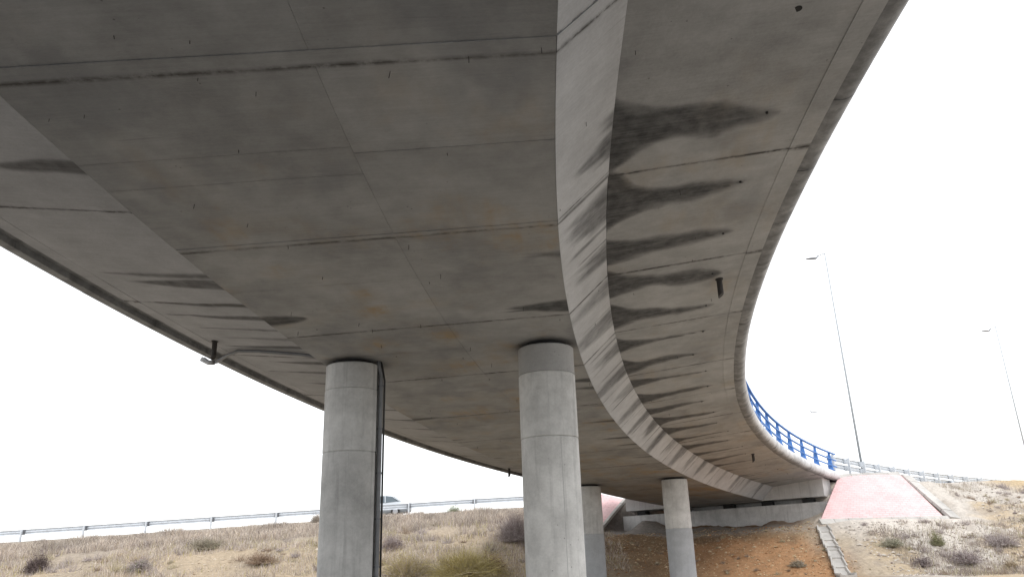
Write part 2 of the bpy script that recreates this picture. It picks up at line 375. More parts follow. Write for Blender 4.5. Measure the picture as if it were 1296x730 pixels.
# ---------------------------------------------------------------- bridge deck
bx_, by_, bz_ = at(20, -3, 0)
bridge = thing('road_bridge', (bx_, by_, 0), 'curved concrete road bridge seen from below, its soffit and wings stained by water', 'bridge')
def strip(name, s0, s1, P, Q, mat, kind, gap=.006, ds=.05, dn=.07, level=0.0, skirt=.04, lgap=None, ga=1.0, gb=1.0):
    """one cast panel between two joints: a dense sheet with a skirt into the joint"""
    L = math.hypot(Q[0] - P[0], Q[1] - P[1]); dirv = ((Q[0] - P[0]) / L, (Q[1] - P[1]) / L)
    nv = (-dirv[1], dirv[0])
    if nv[1] < 0: nv = (-nv[0], -nv[1])
    lgap = gap if lgap is None else lgap
    a, b = s0 + gap * (.35 + .65 * ga), s1 - gap * (.35 + .65 * gb); ns = max(2, int((b - a) / ds) + 1); nn = max(2, int(L / dn) + 1)
    sv = np.linspace(a, b, ns); lv = np.linspace(lgap, L - lgap, nn)
    sv = np.concatenate([[a], sv, [b]]); lv = np.concatenate([[lgap], lv, [L - lgap]])
    Sg, Lg = np.meshgrid(sv, lv, indexing='ij')
    off_ = np.full(Sg.shape, level)
    off_[0] += skirt; off_[-1] += skirt; off_[:, 0] += skirt; off_[:, -1] += skirt
    off_[1:-1, 1:-1] += .006 * (vn(Sg[1:-1, 1:-1] * .8, Lg[1:-1, 1:-1] * .8 + 9) - .5)
    n_ = P[0] + dirv[0] * Lg + nv[0] * off_; z_ = P[1] + dirv[1] * Lg + nv[1] * off_
    V = at(Sg, n_, z_).reshape(-1, 3)
    nr, nc = Sg.shape; idx = np.arange(nr * nc).reshape(nr, nc)
    Fc = np.stack([idx[:-1, :-1], idx[1:, :-1], idx[1:, 1:], idx[:-1, 1:]], -1).reshape(-1, 4)
    # outward is down
    p0, p1, p2 = V[Fc[len(Fc) // 2, 0]], V[Fc[len(Fc) // 2, 1]], V[Fc[len(Fc) // 2, 2]]
    if np.cross(p1 - p0, p2 - p0)[2] > 0: Fc = Fc[:, ::-1]
    s_ = Sg.ravel(); l_ = Lg.ravel(); nn_ = n_.ravel()
    if kind == 'wing': wet = wet_wing(s_, l_)
    elif kind == 'web': wet = wet_web(s_, 1 - l_ / L)
    elif kind == 'soffit': wet = wet_soffit(s_, nn_)
    elif kind == 'left': wet = wet_left(s_, nn_)
    else: wet = np.zeros_like(s_)
    de = np.minimum(s_ - a, b - s_); dl = np.minimum(l_, L - l_)
    wob = .3 + 1.4 * vn2(s_ * 1.7 + l_ * 2.3, l_ * 1.1)
    de = np.where(s_ - a < b - s_, (s_ - a) + (1 - ga) * .05, (b - s_) + (1 - gb) * .05)
    gr = .8 * np.exp(-de / .016) * wob + .10 * np.exp(-de / .14) * np.clip(wob - .5, 0, 1) + .05 * np.exp(-dl / .04) * wob
    if kind in ('wing', 'left', 'edge'): gr = .8 * np.exp(-de / .016) * wob + .10 * np.exp(-de / .14) * np.clip(wob - .5, 0, 1)
    warm = ss(6, 11, s_) * (1 - .0 * s_) * (.5 + .5 * ss(-6, -3, nn_)) + .15
    warm = np.where(s_ > 36, warm * 1.4, warm)
    return mesh_obj(name, V, Fc, mat, bridge, attrs=dict(wet=wet, grime=np.clip(gr, 0, 1), warm=warm, sn=np.stack([s_, nn_, 0 * s_], -1)))
JOINTS = [-40, -24.4, -16.7, -12.8, -9.0, -5.1, -1.25, 2.6, 6.45, 10.30, 14.20, 17.80, 21.9, 25.55, 29.4, 33.2, 37.0, 40.9, 44.7, 48.0, S_END]
jr = random.Random(4)
for i in range(len(JOINTS) - 1):
    s0, s1 = JOINTS[i], JOINTS[i + 1]
    fine = s0 > 2 ; ds = .05 if fine else .6; dn = .07 if fine else .6
    if s0 > 28: ds, dn = .07, .1
    # pour strips beside the first joints
    stripw = {6.45: .24, 10.30: .13, 14.20: .0}.get(s1, 0)
    e = s1 - stripw
    lv = lambda: jr.uniform(-.004, .004)
    mids = [s0, e]
    if s0 == 6.45: mids = [s0, 7.9, 8.5, e]
    elif fine and s0 < 30: mids = [s0, s0 + jr.uniform(1.3, 2.1), e]
    for j in range(len(mids) - 1):
        g1 = .003 if fine else .006
        hs_ = jr.uniform(-.0015, .0015)
        if j and jr.random() < .5 and s0 != 6.45: pass
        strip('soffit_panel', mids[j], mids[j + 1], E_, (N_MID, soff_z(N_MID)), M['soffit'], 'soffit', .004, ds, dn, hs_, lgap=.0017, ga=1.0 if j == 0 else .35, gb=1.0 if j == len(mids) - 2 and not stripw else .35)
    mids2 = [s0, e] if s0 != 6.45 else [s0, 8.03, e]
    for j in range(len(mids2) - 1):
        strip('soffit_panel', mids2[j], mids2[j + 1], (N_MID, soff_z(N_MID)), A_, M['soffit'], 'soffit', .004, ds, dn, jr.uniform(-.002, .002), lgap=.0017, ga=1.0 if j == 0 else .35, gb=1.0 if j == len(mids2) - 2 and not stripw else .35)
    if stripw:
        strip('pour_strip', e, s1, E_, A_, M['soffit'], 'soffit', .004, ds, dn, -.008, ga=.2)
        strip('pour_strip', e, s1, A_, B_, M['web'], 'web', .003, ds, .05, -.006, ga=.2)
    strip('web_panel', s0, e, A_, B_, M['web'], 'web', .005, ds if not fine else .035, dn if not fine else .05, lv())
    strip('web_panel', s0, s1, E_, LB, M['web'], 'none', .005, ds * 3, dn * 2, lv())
    RW = (3.46, B_[1] + (C_[1] - B_[1]) * (3.46 - B_[0]) / (C_[0] - B_[0]))
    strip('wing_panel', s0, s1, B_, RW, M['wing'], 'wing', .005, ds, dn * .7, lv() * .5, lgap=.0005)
    strip('edge_strip', s0, s1, RW, C_, M['wing'], 'edge', .005, ds * 2, dn, -.006 + lv() * .2, .03, lgap=.0002)
    LW = (-9.10, LB[1] + (G2[1] - LB[1]) * (-9.10 - LB[0]) / (G2[0] - LB[0]))
    strip('wing_panel', s0, s1, LB, LW, M['lwing'], 'left', .005, ds, dn * .8, lv() * .5, lgap=.0005)
    strip('edge_strip', s0, s1, LW, G2, M['lwing'], 'edge', .005, ds * 2, dn, -.006, .03, lgap=.0002)
# core behind the panels: closes the joints and carries the roadway
sec = [(-5.70, -.045), (-.02, .038), (.765, .768), (3.80, 1.055), (3.80, 1.50), (-9.62, 1.36), (-9.42, 1.03), (-6.54, .692)]
sv = list(np.arange(-40, S_END, 1.0)) + [S_END - .02]
mb = MB(); mb.sweep([[tuple(at(s, n, z)) for n, z in sec] for s in sv]); mb.build('deck_core', M['core'], bridge)
mb = MB(); mb.sweep([[tuple(at(s, n, z)) for n, z in [(-9.3, 1.365), (3.5, 1.50), (3.5, 1.56), (-9.3, 1.43)]] for s in sv]); mb.build('roadway_surface', M['asphalt'], bridge)
# rounded precast coping pieces along both edges
def coping(s0, s1, cn, cz, r, sgn, mat):
    arc = [(cn + sgn * r * math.sin(a), cz - r * math.cos(a)) for a in np.linspace(0, math.pi, 13)]
    prof = [(cn - sgn * .10, cz - r + .012)] + arc + [(cn - sgn * .30, cz + r), (cn - sgn * .30, cz - r + .14), (cn - sgn * .10, cz - r + .14)]
    k = max(2, int((s1 - s0) / .12)); mb = MB()
    mb.sweep([[tuple(at(s, n, z)) for n, z in (prof if sgn > 0 else prof[::-1])] for s in np.linspace(s0 + .006, s1 - .006, k + 1)])
    ang = [0.] + list(np.linspace(0, math.pi, 13)) + [math.pi, 0., 0.]
    if sgn < 0: ang = ang[::-1]
    sg = np.repeat(np.linspace(s0, s1, k + 1), len(prof)); ag = np.tile(ang, k + 1)
    edge_ = ss(.12, 0, np.minimum(sg - s0, s1 - sg))
    wet = ss(1.40, .35, ag + .45 * (fbm(sg * 1.3, ag * .7) - .47) + .35 * (vn2(sg * 9, ag * .3) - .5)) * (.66 if sgn > 0 else .5) + .10 * edge_ * ss(2.4, 1.2, ag)
    return by_angle(mesh_obj('coping_piece', mb.v, mb.f, mat, bridge, attrs=dict(wet=wet)), 40)
cs = np.concatenate([[-40, -20, -8], np.arange(-2.5, 51.5, 1.94), [51.4]])
for a, b in zip(cs[:-1], cs[1:]):
    j = jr.uniform(-.006, .006)
    coping(a, b, 3.86 + j, 1.28 + jr.uniform(-.006, .006), .27, 1, M['coping'])
cs = np.concatenate([[-40, -20, -8], np.arange(-2.0, 48.5, 1.94), [S_END]])
for a, b in zip(cs[:-1], cs[1:]): coping(a, b, -9.72 + jr.uniform(-.005, .005), 1.16, .27, -1, M['lcoping'])
# weep holes, drain spouts, hanging tie wires
for a in RIGHT:
    p = at(a['tip'], B_[0] + a['L'] - .06, B_[1] + (a['L'] - .06) * .0946)
    MB().tube([p + np.array([0, 0, .05]), p - np.array([0, 0, .018])], .02, 8).build('weep_hole', M['rubber'], bridge)
p = at(7.12, 2.73, .915)
MB().tube([p + np.array([0, 0, .05]), p - np.array([0, 0, .004])], .05, 14).build('weep_hole', M['rubber'], bridge)
def spout(s, n, z, L, r=.055):
    p = at(s, n, z); mb = MB()
    ring = lambda zz, rr, sl=0: [(p[0] + rr * math.cos(q), p[1] + rr * math.sin(q), p[2] + zz + sl * math.cos(q + .6)) for q in np.linspace(0, 2 * math.pi, 15)[:-1]]
    mb.sweep([ring(-L, r, .05), ring(-.02, r), ring(-.02, r * 1.35), ring(.03, r * 1.35)])
    mb.build('drain_spout', M['rust'], bridge)
spout(15.40, 3.06, .945, .36, .06); spout(38.67, 2.92, .93, .34, .06); spout(16.7, -8.92, .93, .42, .06); spout(37.1, -9.0, .94, .4, .06)
mb = MB(); tr = random.Random(9)
for k in range(85):
    s = 4.5 + 24 * tr.random() ** 1.5; n = tr.uniform(-5.6, 3.3)
    if n < 0: z = soff_z(n)
    elif n < B_[0]: z = B_[1] * n / B_[0]
    else: z = B_[1] + (n - B_[0]) * .0946
    p = Vector(at(s, n, z)); l = tr.uniform(.025, .085)
    mb.bar(p + Vector((0, 0, .01)), p + Vector((tr.uniform(-.012, .012), tr.uniform(-.012, .012), -l)), .006)
o = mb.build('tie_wire', M['rust'], bridge); o['kind'] = 'stuff'
# end diaphragm over the abutment, across the whole width
mb = MB()
prof = [(-9.25, -.13), (3.62, .03), (3.62, 1.03), (-9.25, .97)]
mb.sweep([[tuple(at(s, n, z)) for n, z in prof] for s in (S_END - .04, S_END + 1.3)]); mb.build('end_diaphragm', M['diaph'], bridge)

# ---------------------------------------------------------------- abutment
pa = at(S_END, -3, 0)
abut = thing('bridge_abutment', (pa[0], pa[1], 0), 'grey concrete abutment wall under the far end of the bridge', 'abutment')
def ab(name, n0, n1, s0, s1, zt0, zt1, zb, mat):
    z0 = at(S_END, 0, 0)[2]
    T = [at(s0, n0, 0), at(s0, n1, 0), at(s1, n1, 0), at(s1, n0, 0)]
    P = [(t[0], t[1], zb) for t in T] + [(T[0][0], T[0][1], z0 + zt0), (T[1][0], T[1][1], z0 + zt1), (T[2][0], T[2][1], z0 + zt1), (T[3][0], T[3][1], z0 + zt0)]
    mb = MB().hexa(P); return mb.build(name, mat, abut)
ab('seat_wall', -9.3, 3.75, S_END - .35, S_END + .9, -.46, -.27, .6, M['abut'])
ab('back_wall', -9.3, 3.75, S_END + .95, S_END + 1.29, -.15, .0, .6, M['abut'])
for n in (-8.2, -5.2, -2.2, .2, 2.6):
    ab('bearing_pad', n - .3, n + .3, S_END + .05, S_END + .55, -.36 + (n + 9.3) * .013 + .15, -.36 + (n + 9.3) * .013 + .155, 1.2 + EYE, M['rubber'])

# ---------------------------------------------------------------- columns
def column(s, n, rings, mats, label, seam=None, R=.60):
    c = at(s, n, soff_z(n)); top = c[2] - .065
    t = thing('bridge_column', (c[0], c[1], 0), label, 'column')
    zs = [top] + [z_at(c[0], c[1] - R * .9, r) for r in rings] + [-.3]
    for i in range(len(zs) - 1):
        a, b = zs[i], zs[i + 1]; mb = MB(); n_ = 56; rr = R + (0.0 if i % 2 == 0 else .004)
        prof = [(a, rr - .02), (a - .02, rr)] + [(a - .02 - (a - b - .032) * k / 8, rr) for k in range(1, 8)] + [(b + .012, rr), (b, rr - .014)]
        rings_ = [[(c[0] + q * math.cos(2 * math.pi * j / n_), c[1] + q * math.sin(2 * math.pi * j / n_), z) for j in range(n_)] for z, q in prof]
        mb.sweep(rings_[::-1]); by_angle(mb.build('shaft_drum', M[mats[i]], t), 40)
    mb = MB(); mb.tube([(c[0], c[1], top - .01), (c[0], c[1], c[2] + .02)], .47, 32); mb.build('bearing_pad', M['rubber'], t)
    for ang in (seam or []):
        for i in range(1, len(zs) - 1) if len(zs) > 2 else [0]:
            d = Vector((math.sin(ang), -math.cos(ang), 0)); e = Vector((math.cos(ang), math.sin(ang), 0))
            MB().box(Vector((c[0], c[1], (zs[i] + zs[i + 1]) / 2)) + d * R, d * .003, e * .004, (0, 0, (zs[i] - zs[i + 1]) / 2 - .02)).build('formwork_seam', M['seam'], t)
    return t, c, top
col1, c1, top1 = column(16.2, -5.10, [490, 570], ['column', 'column', 'column'], 'near grey column on the left with a drainpipe down its side', [.15])
column(16.11, -.69, [469, 551], ['column_dark', 'column_pale', 'column_pale'], 'near pale concrete column in the middle, thickest in view, with a darker top band', [.35])
column(37.9, -5.05, [675], ['column', 'column_blue'], 'far column half hidden behind the pale middle column', [.2])
column(38.0, -.73, [668], ['column_pale', 'column_blue'], 'far column in front of the abutment, pale above and bluish grey below', [-.25])

# drain pipes
dp = thing('drain_pipe', (c1[0] + .68, c1[1] - .12, 0), 'grey drainpipe with black cable clamped down the right side of the left column', 'pipe')
px_, py_ = c1[0] + .650, c1[1] - .10
MB().tube([(px_ - .06, py_ - .03, c1[2] + .05), (px_ - .05, py_ - .03, c1[2] - .12), (px_ - .01, py_, top1 - .22), (px_, py_, top1 - .4), (px_, py_, 1.2), (px_, py_, -.1)], .05, 14).build('pipe', M['pipe'], dp, True)
MB().tube([(px_ - .02, py_ - .02, c1[2] + .05), (px_ + .03, py_, top1 - .08), (px_ + .078, py_ + .02, top1 - .35), (px_ + .075, py_ + .02, -.1)], .022, 8).build('cable', M['cable'], dp, True)
MB().tube([(px_ - .068, py_ - .06, top1 - .05), (px_ - .066, py_ - .06, -.1)], .012, 8).build('cable', M['cable'], dp, True)
for z in np.arange(.4, top1 - .3, .95):
    MB().tube([(px_, py_, z), (px_, py_, z + .04)], .060, 14).build('pipe_clamp', M['galv_dark'], dp)
wp = at(17.6, -9.6, .85)
dw = thing('drain_pipe', tuple(wp), 'grey drainpipe slung under the left wing, running in from the edge spout', 'pipe')
pts = [at(17.75, -9.93, .90), at(17.82, -9.80, .80), at(17.75, -9.55, .78), at(17.45, -9.05, .82), at(17.2, -8.6, .815), at(17.15, -8.0, .75), at(17.25, -7.0, .63), at(17.35, -6.45, .55), at(17.4, -6.1, .42)]
MB().tube(pts, .045, 12).build('pipe', M['pipe'], dw, True)
MB().tube([at(17.7, -9.97, .88), at(17.78, -9.80, .79), at(17.74, -9.62, .765)], .062, 12).build('pipe_elbow', M['white_pipe'], dw, True)

# ---------------------------------------------------------------- blue railing on the right edge
ra = at(44, 3.86, 1.55)
rail = thing('bridge_railing', tuple(ra), 'blue steel railing with tapered posts along the right edge of the bridge', 'railing')
posts = [50.75 - 2.55 * k for k in range(0, 21)]
def rp(s, h, dn=0.0): return Vector(at(s, 3.86 + dn, 1.55 + h))
for s in posts:
    b = rp(s, -.02); t_ = rp(s, 1.02); T = (rp(s + .1, 0) - rp(s - .1, 0)).normalized(); R_ = Vector((T.y, -T.x, 0)).normalized()
    th_ = .018; prof = [(-.13, -.02), (.13, -.02), (.055, 1.02), (-.055, 1.02)]
    # tapered plate across the bridge with flanges: reads as a broad post
    mb = MB()
    mb.hexa([b + R_ * -.14 - T * .075, b + R_ * .14 - T * .075, b + R_ * .14 + T * .075, b + R_ * -.14 + T * .075,
             t_ + R_ * -.04 - T * .055, t_ + R_ * .05 - T * .055, t_ + R_ * .05 + T * .055, t_ + R_ * -.04 + T * .055])
    mb.build('post', M['blue'], rail)
    MB().box(b + Vector((0, 0, .012)), R_ * .18, T * .13, (0, 0, .012)).build('base_plate', M['blue'], rail)
for h, w_, hh in ((.98, .10, .07), (.62, .08, .055), (.26, .08, .055)):
    mb = MB(); sv2 = np.linspace(posts[-1], 51.6, 60); rings_ = []
    for s in sv2:
        rings_.append([tuple(rp(s, h + z, .07 + d)) for d, z in ((-w_ / 2, -hh / 2), (w_ / 2, -hh / 2), (w_ / 2, hh / 2), (-w_ / 2, hh / 2))])
    mb.sweep(rings_); mb.build('rail', M['blue'], rail)

# ---------------------------------------------------------------- terrain: profiles across the embankment, toe to shoulder
KEYS = {
    -200: [(36, -1.65), (40, -1.4), (43, -1.2), (45, -1.1), (47.5, -.6), (50.4, -.1), (51, 0.)],
    -60: [(36, -1.65), (40, -1.3), (43, -.9), (45, -.8), (47.5, 0.), (50.4, .55), (51, .6)],
    -31: [(38, -1.65), (41.5, -1.2), (44.5, -.5), (46, -.35), (48.5, .55), (51.0, 1.32), (51.5, 1.42)],
    -15: [(38, -1.65), (41.5, -.7), (44.5, .3), (46, .45), (48.8, 1.05), (52, 1.92), (52.5, 2.02)],
    -2: [(38, -1.65), (41, -.6), (44.5, .7), (46.5, .95), (49, 1.45), (52.8, 2.4), (53.3, 2.5)],
    3: [(38.5, -1.65), (41.8, -.5), (46, .35), (48, .5), (50.5, .95), (53.6, 2.5), (54.2, 2.65)],
    7: [(40, -1.65), (43, -.6), (47.6, .42), (50, .6), (52.3, .95), (53.2, .95), (53.8, 2.9)],
    11: [(38.5, -1.65), (41, -.7), (44.6, .42), (47, .6), (49.1, .95), (50.4, .95), (50.8, 2.9)],
    14.5: [(37, -1.65), (39.5, -.6), (42, .42), (44.0, .65), (46.3, .95), (47.6, .95), (48.1, 3.0)],
    16.4: [(36.3, -1.65), (38.7, -.6), (41.0, .42), (42.4, .80), (43.6, 1.05), (45.6, 1.3), (46.8, 3.05)],
    17.4: [(36, -1.65), (38.5, -.6), (40.8, .45), (41.6, .72), (42.3, .85), (45.0, 2.5), (46.0, 3.1)],
    18.8: [(36, -1.65), (38.5, -.7), (41, .5), (41.8, .75), (42.3, .85), (45.3, 3.05), (46.3, 3.1)],
    23.6: [(35, -1.65), (38, -.75), (41, .4), (42.3, .72), (43, .82), (46.9, 3.0), (48, 3.05)],
    26: [(34, -1.65), (37, -1.), (40, 0), (42, .6), (44, 1.2), (48, 2.9), (49.5, 3.0)],
    34: [(33, -1.65), (37, -.9), (40, -.2), (43, .6), (46, 1.6), (50.5, 3.05), (52, 3.15)],
    60: [(38, -1.65), (42, -.9), (46, -.2), (50, .8), (54, 1.8), (60, 3.1), (63, 3.2)],
    200: [(60, -1.65), (64, -.9), (68, -.2), (72, .8), (76, 1.8), (82, 3.1), (85, 3.2)]}
KX = sorted(KEYS); KA = np.array([KEYS[k] for k in KX], float)
def profile(x):
    Y = np.stack([np.interp(x, KX, KA[:, i, 0]) for i in range(7)], -1); Z = np.stack([np.interp(x, KX, KA[:, i, 1]) for i in range(7)], -1)
    return Y, Z
def terr(x, y, rough=True):
    x = np.asarray(x, float); y = np.asarray(y, float); Y, Z = profile(x)
    z = np.full(x.shape, -1.65)
    for i in range(6):
        t = np.clip((y - Y[..., i]) / (Y[..., i + 1] - Y[..., i]), 0, 1)
        z = z + t * (Z[..., i + 1] - Z[..., i])
    back = ss(120, 190, y); z = z * (1 - back) - 1.65 * back
    if rough:
        on = ss(-2, 1, y - Y[..., 0]) * ss(.3, -1.2, y - Y[..., 6]) 
        flat = ss(15.6, 17.0, x) * ss(25.2, 24, x) * ss(41.0, 42.0, y)
        amp = on * (1 - flat)
        z = z + amp * (.55 * (fbm(x * .45, y * .45) - .47) + .22 * (fbm(x * 1.7 + 9, y * 1.7, 3) - .44) + .16 * (fbm(x * 4.1 + 2, y * 4.1, 2) - .37)) + .10 * (1 - on) * (fbm(x * .5, y * .5) - .47) * ss(60, 45, y)
        z = z + amp * ss(23, 27, x) * .45 * (fbm(x * .9 + 50, y * .9) - .47)
    z = z + .60 * np.exp(-((x - 8.0) / 1.0) ** 2 - ((y - 50.2) / .8) ** 2) + .25 * np.exp(-((x - 15.9) / .5) ** 2 - ((y - 42.7) / .5) ** 2)
    z = z - .40 * ss(17.2, 18.0, x) * ss(24.2, 23.4, x) * ss(42.3, 43.0, y) * ss(47.2, 46.6, y)
    return z + EYE
xs = np.concatenate([[-3000, -900, -350, -160, -100, -75], np.arange(-58, -42, 1.0), np.arange(-42, 42, .24), np.arange(42, 60, 1.0), [75, 100, 160, 350, 900, 3000]])
ys = np.concatenate([[-3000, -900, -300, -120, -60], np.arange(-40, 30, 2.5), np.arange(30, 58, .24), np.arange(58, 80, 2.0), [85, 95, 110, 130, 150, 170, 190, 260, 500, 1200, 3500]])
Xg, Yg = np.meshgrid(xs, ys, indexing='ij'); Zg = terr(Xg, Yg)
Yp, Zp = profile(Xg)
def cmix(c, d, f): return c * (1 - f[..., None]) + np.array(d) * f[..., None]
nz1 = fbm(Xg * .35 + 4, Yg * .35); nz2 = fbm(Xg * 1.1, Yg * 1.1 + 7); nz3 = fbm(Xg * .22 + 31, Yg * .5)
c = cmix(np.zeros(Xg.shape + (3,)) + np.array((.15, .148, .145)), (.385, .335, .272), ss(3.5, 10, Yg + .12 * Xg + 3 * (nz1 - .5)))     # unseen ground below the deck, toned dark then tan to shape soffit bounce
onb = ss(-14, -7, Yg - Yp[..., 0])
c = cmix(c, (.40, .33, .25), onb)
c = cmix(c, (.47, .375, .265), onb * ss(.42, .56, nz1) * .8)
c = cmix(c, (.40, .345, .29), onb * ss(-6.5, -3.2, Yg - Yp[..., 6]) * ss(6, 2, Xg) * .8)
c = cmix(c, (.30, .27, .16), onb * ss(.5, .62, nz3) * .35 * ss(4, -2, Xg))
ud = ss(1.5, 5.5, Xg + (Yg - 46) * .35) * ss(16.6, 13.8, Xg - .5 * (nz2 - .5) * 6)       # cut slope under the deck
c = cmix(c, (.37, .255, .155), ud * onb); c = cmix(c, (.27, .175, .11), ud * onb * ss(.48, .60, nz2) * .6); c = cmix(c, (.50, .29, .155), ud * onb * ss(.40, .56, nz1) * ss(6, 11, Xg) * ss(-.9, -2.0, Yg - Yp[..., 2] + 1.6 * (nz2 - .5)))
berm = ud * ss(-.5, .5, Yg - Yp[..., 2]); c = cmix(c, (.34, .30, .26), berm); c = cmix(c, (.24, .15, .09), berm * ss(-1.6, -.8, Yg - Yp[..., 4]))
c = cmix(c, (.33, .30, .27), onb * ss(3.0, 4.5, Xg) * ss(9.6, 8.2, Xg) * ss(47.3, 48.3, Yg))
c = cmix(c, (.50, .45, .39), ud * np.exp(-((Yg - Yp[..., 2] - .15) / .4) ** 2) * .75)
rg = ss(14.5, 17.5, Xg + 2.5 * (nz1 - .5)) * onb
c = cmix(c, (.52, .475, .42), rg); c = cmix(c, (.46, .37, .26), rg * ss(.45, .58, nz1)); c = cmix(c, (.36, .31, .26), rg * ss(.50, .62, nz2) * .7)
c = cmix(c, (.45, .33, .18), rg * ss(28, 31, Xg) * ss(46, 49, Yg) * .8)
c = cmix(c, (.66, .60, .53), rg * ss(39.5, 41.2, Yg) * ss(26, 18, Xg) * .7)
c = c * (1 - .14 * ss(28, 34, Yg) * ss(20, 14, Xg))[..., None]
V = np.stack([Xg, Yg, Zg], -1).reshape(-1, 3); nr, nc = Xg.shape; idx = np.arange(nr * nc).reshape(nr, nc)
Fc = np.stack([idx[:-1, :-1], idx[1:, :-1], idx[1:, 1:], idx[:-1, 1:]], -1).reshape(-1, 4)
gd = mesh_obj('ground', V, Fc, M['ground'], None, True, attrs=dict(col=c.reshape(-1, 3)), base=(0, 0, 0)); gd['kind'] = 'structure'
def gz(x, y): return float(terr(np.array([x]), np.array([y]))[0])

# the road on the embankment and its continuation behind the bridge
def ribbon(name, pts, w, dz, mat):
    mb = MB(); P = [Vector(p) for p in pts]; rings_ = []
    for i, p in enumerate(P):
        t = (P[min(i + 1, len(P) - 1)] - P[max(i - 1, 0)]); t.z = 0; t.normalize(); nrm = Vector((-t.y, t.x, 0))
        rings_.append([p - Vector((0, 0, .25)), p + Vector((0, 0, dz)), p + nrm * w + Vector((0, 0, dz)), p + nrm * w - Vector((0, 0, .25))])
    mb.sweep(rings_); return mb.build(name, mat)
def shoulder(x): Y, Z = profile(np.array([float(x)])); return float(Y[0, 6]), float(Z[0, 6]) + EYE
rpts = [(x, shoulder(x)[0] + .9, shoulder(x)[1]) for x in np.arange(-60, 4.1, 2)]
o = ribbon('road', rpts, 7.5, .06, M['asphalt']); o['kind'] = 'structure'
e50 = at(51.3, 3.4, 0); th50 = float(np.interp(51.3, _s, _th))
rp2 = []
for k in range(0, 22):
    d = k * 2.0; a = th50 + .004 * d
    rp2.append((e50[0] + d * math.sin(a), e50[1] + d * math.cos(a), at(51.3, 3.4, 1.5)[2] - .012 * d))
o = ribbon('road', rp2, 11, .02, M['asphalt']); o['kind'] = 'structure'

# ---------------------------------------------------------------- guardrails
def wbeam(mb, pts, side, z0, hgt=.31, dep=.08):
    """W-profile strip swept along the points; side = unit vector the waves face"""
    prof = [(0, 0), (dep * .9, .05), (dep, .09), (dep * .25, .145), (dep * .25, .165), (dep, .22), (dep * .9, .26), (0, hgt)]
    prof = prof + [(d - .012, z) for d, z in prof[::-1]]
    rings_ = []
    for p in pts: rings_.append([tuple(Vector(p) + side * d + Vector((0, 0, z0 + z))) for d, z in prof])
    mb.sweep(rings_)
def guardrail(label, base, levels, ph, away=True, cat='guardrail', spacer='galv_dark', ext=True):
    P = [Vector(p) for p in base]; mid = P[len(P) // 2]
    t = thing('guardrail', tuple(P[0]), label, cat)
    d = (P[-1] - P[0]); d.z = 0; d.normalize(); side = Vector((-d.y, d.x, 0)) if away else Vector((d.y, -d.x, 0))
    for p in P:
        mb = MB(); e1 = d * .05; e2 = side * .06
        for sgn in (-1, 1): mb.box(p + side * (.06 * sgn) + Vector((0, 0, ph / 2 - .15)), d * .05, side * .005, (0, 0, ph / 2 + .15))
        mb.box(p - d * .05 + Vector((0, 0, ph / 2 - .15)), d * .005, side * .056, (0, 0, ph / 2 + .15))
        mb.build('post', M['galv'], t)
        for z0 in levels:
            if spacer: MB().box(p + side * .16 + Vector((0, 0, z0 + .155)), d * .12, side * .095, (0, 0, .13)).build('spacer_block', M[spacer], t)
    for z0 in levels:
        for a, b in zip(P[:-1], P[1:]):
            mb = MB(); wbeam(mb, [a + side * .26 - d * .15, b + side * .26 + d * .14], side, z0 + (.004 if (P.index(a) % 2) else 0)); mb.build('beam', M['galv'], t)
    return t
PXS = [-49, 29, 107, 185, 267, 349, 433, 517, 601, 685, 757]
bs = []
for i, px in enumerate(PXS):
    x = -30
    for _ in range(6):
        Y = shoulder(x)[0] - .05; x = unproj(px, 660, Y).x
    bs.append((x, Y, shoulder(x)[1] - .02))
guardrail('long galvanised guardrail on thin posts along the grassy embankment on the left', bs, [.46], .78)
# two-beam barrier running on from the bridge end
b2 = []
for k in range(0, 13):
    d = .4 + k * 2.6; a = th50 + .004 * d
    b2.append((e50[0] + .35 * math.cos(a) + d * math.sin(a), e50[1] - .35 * math.sin(a) + d * math.cos(a), at(51.3, 3.4, 1.5)[2] - .016 * d + .02))
guardrail('grey two-beam barrier running on from the blue railing beyond the red slope', b2, [.28, .68], 1.02, spacer='galv')
b3 = []
for px in (1176, 1205, 1234, 1264):
    P = unproj(px, 608, 50.2 + (px - 1176) * .012); b3.append((P.x, P.y, P.z - .76))
guardrail('short length of guardrail on the pale bank at far right', b3, [.44], .76)

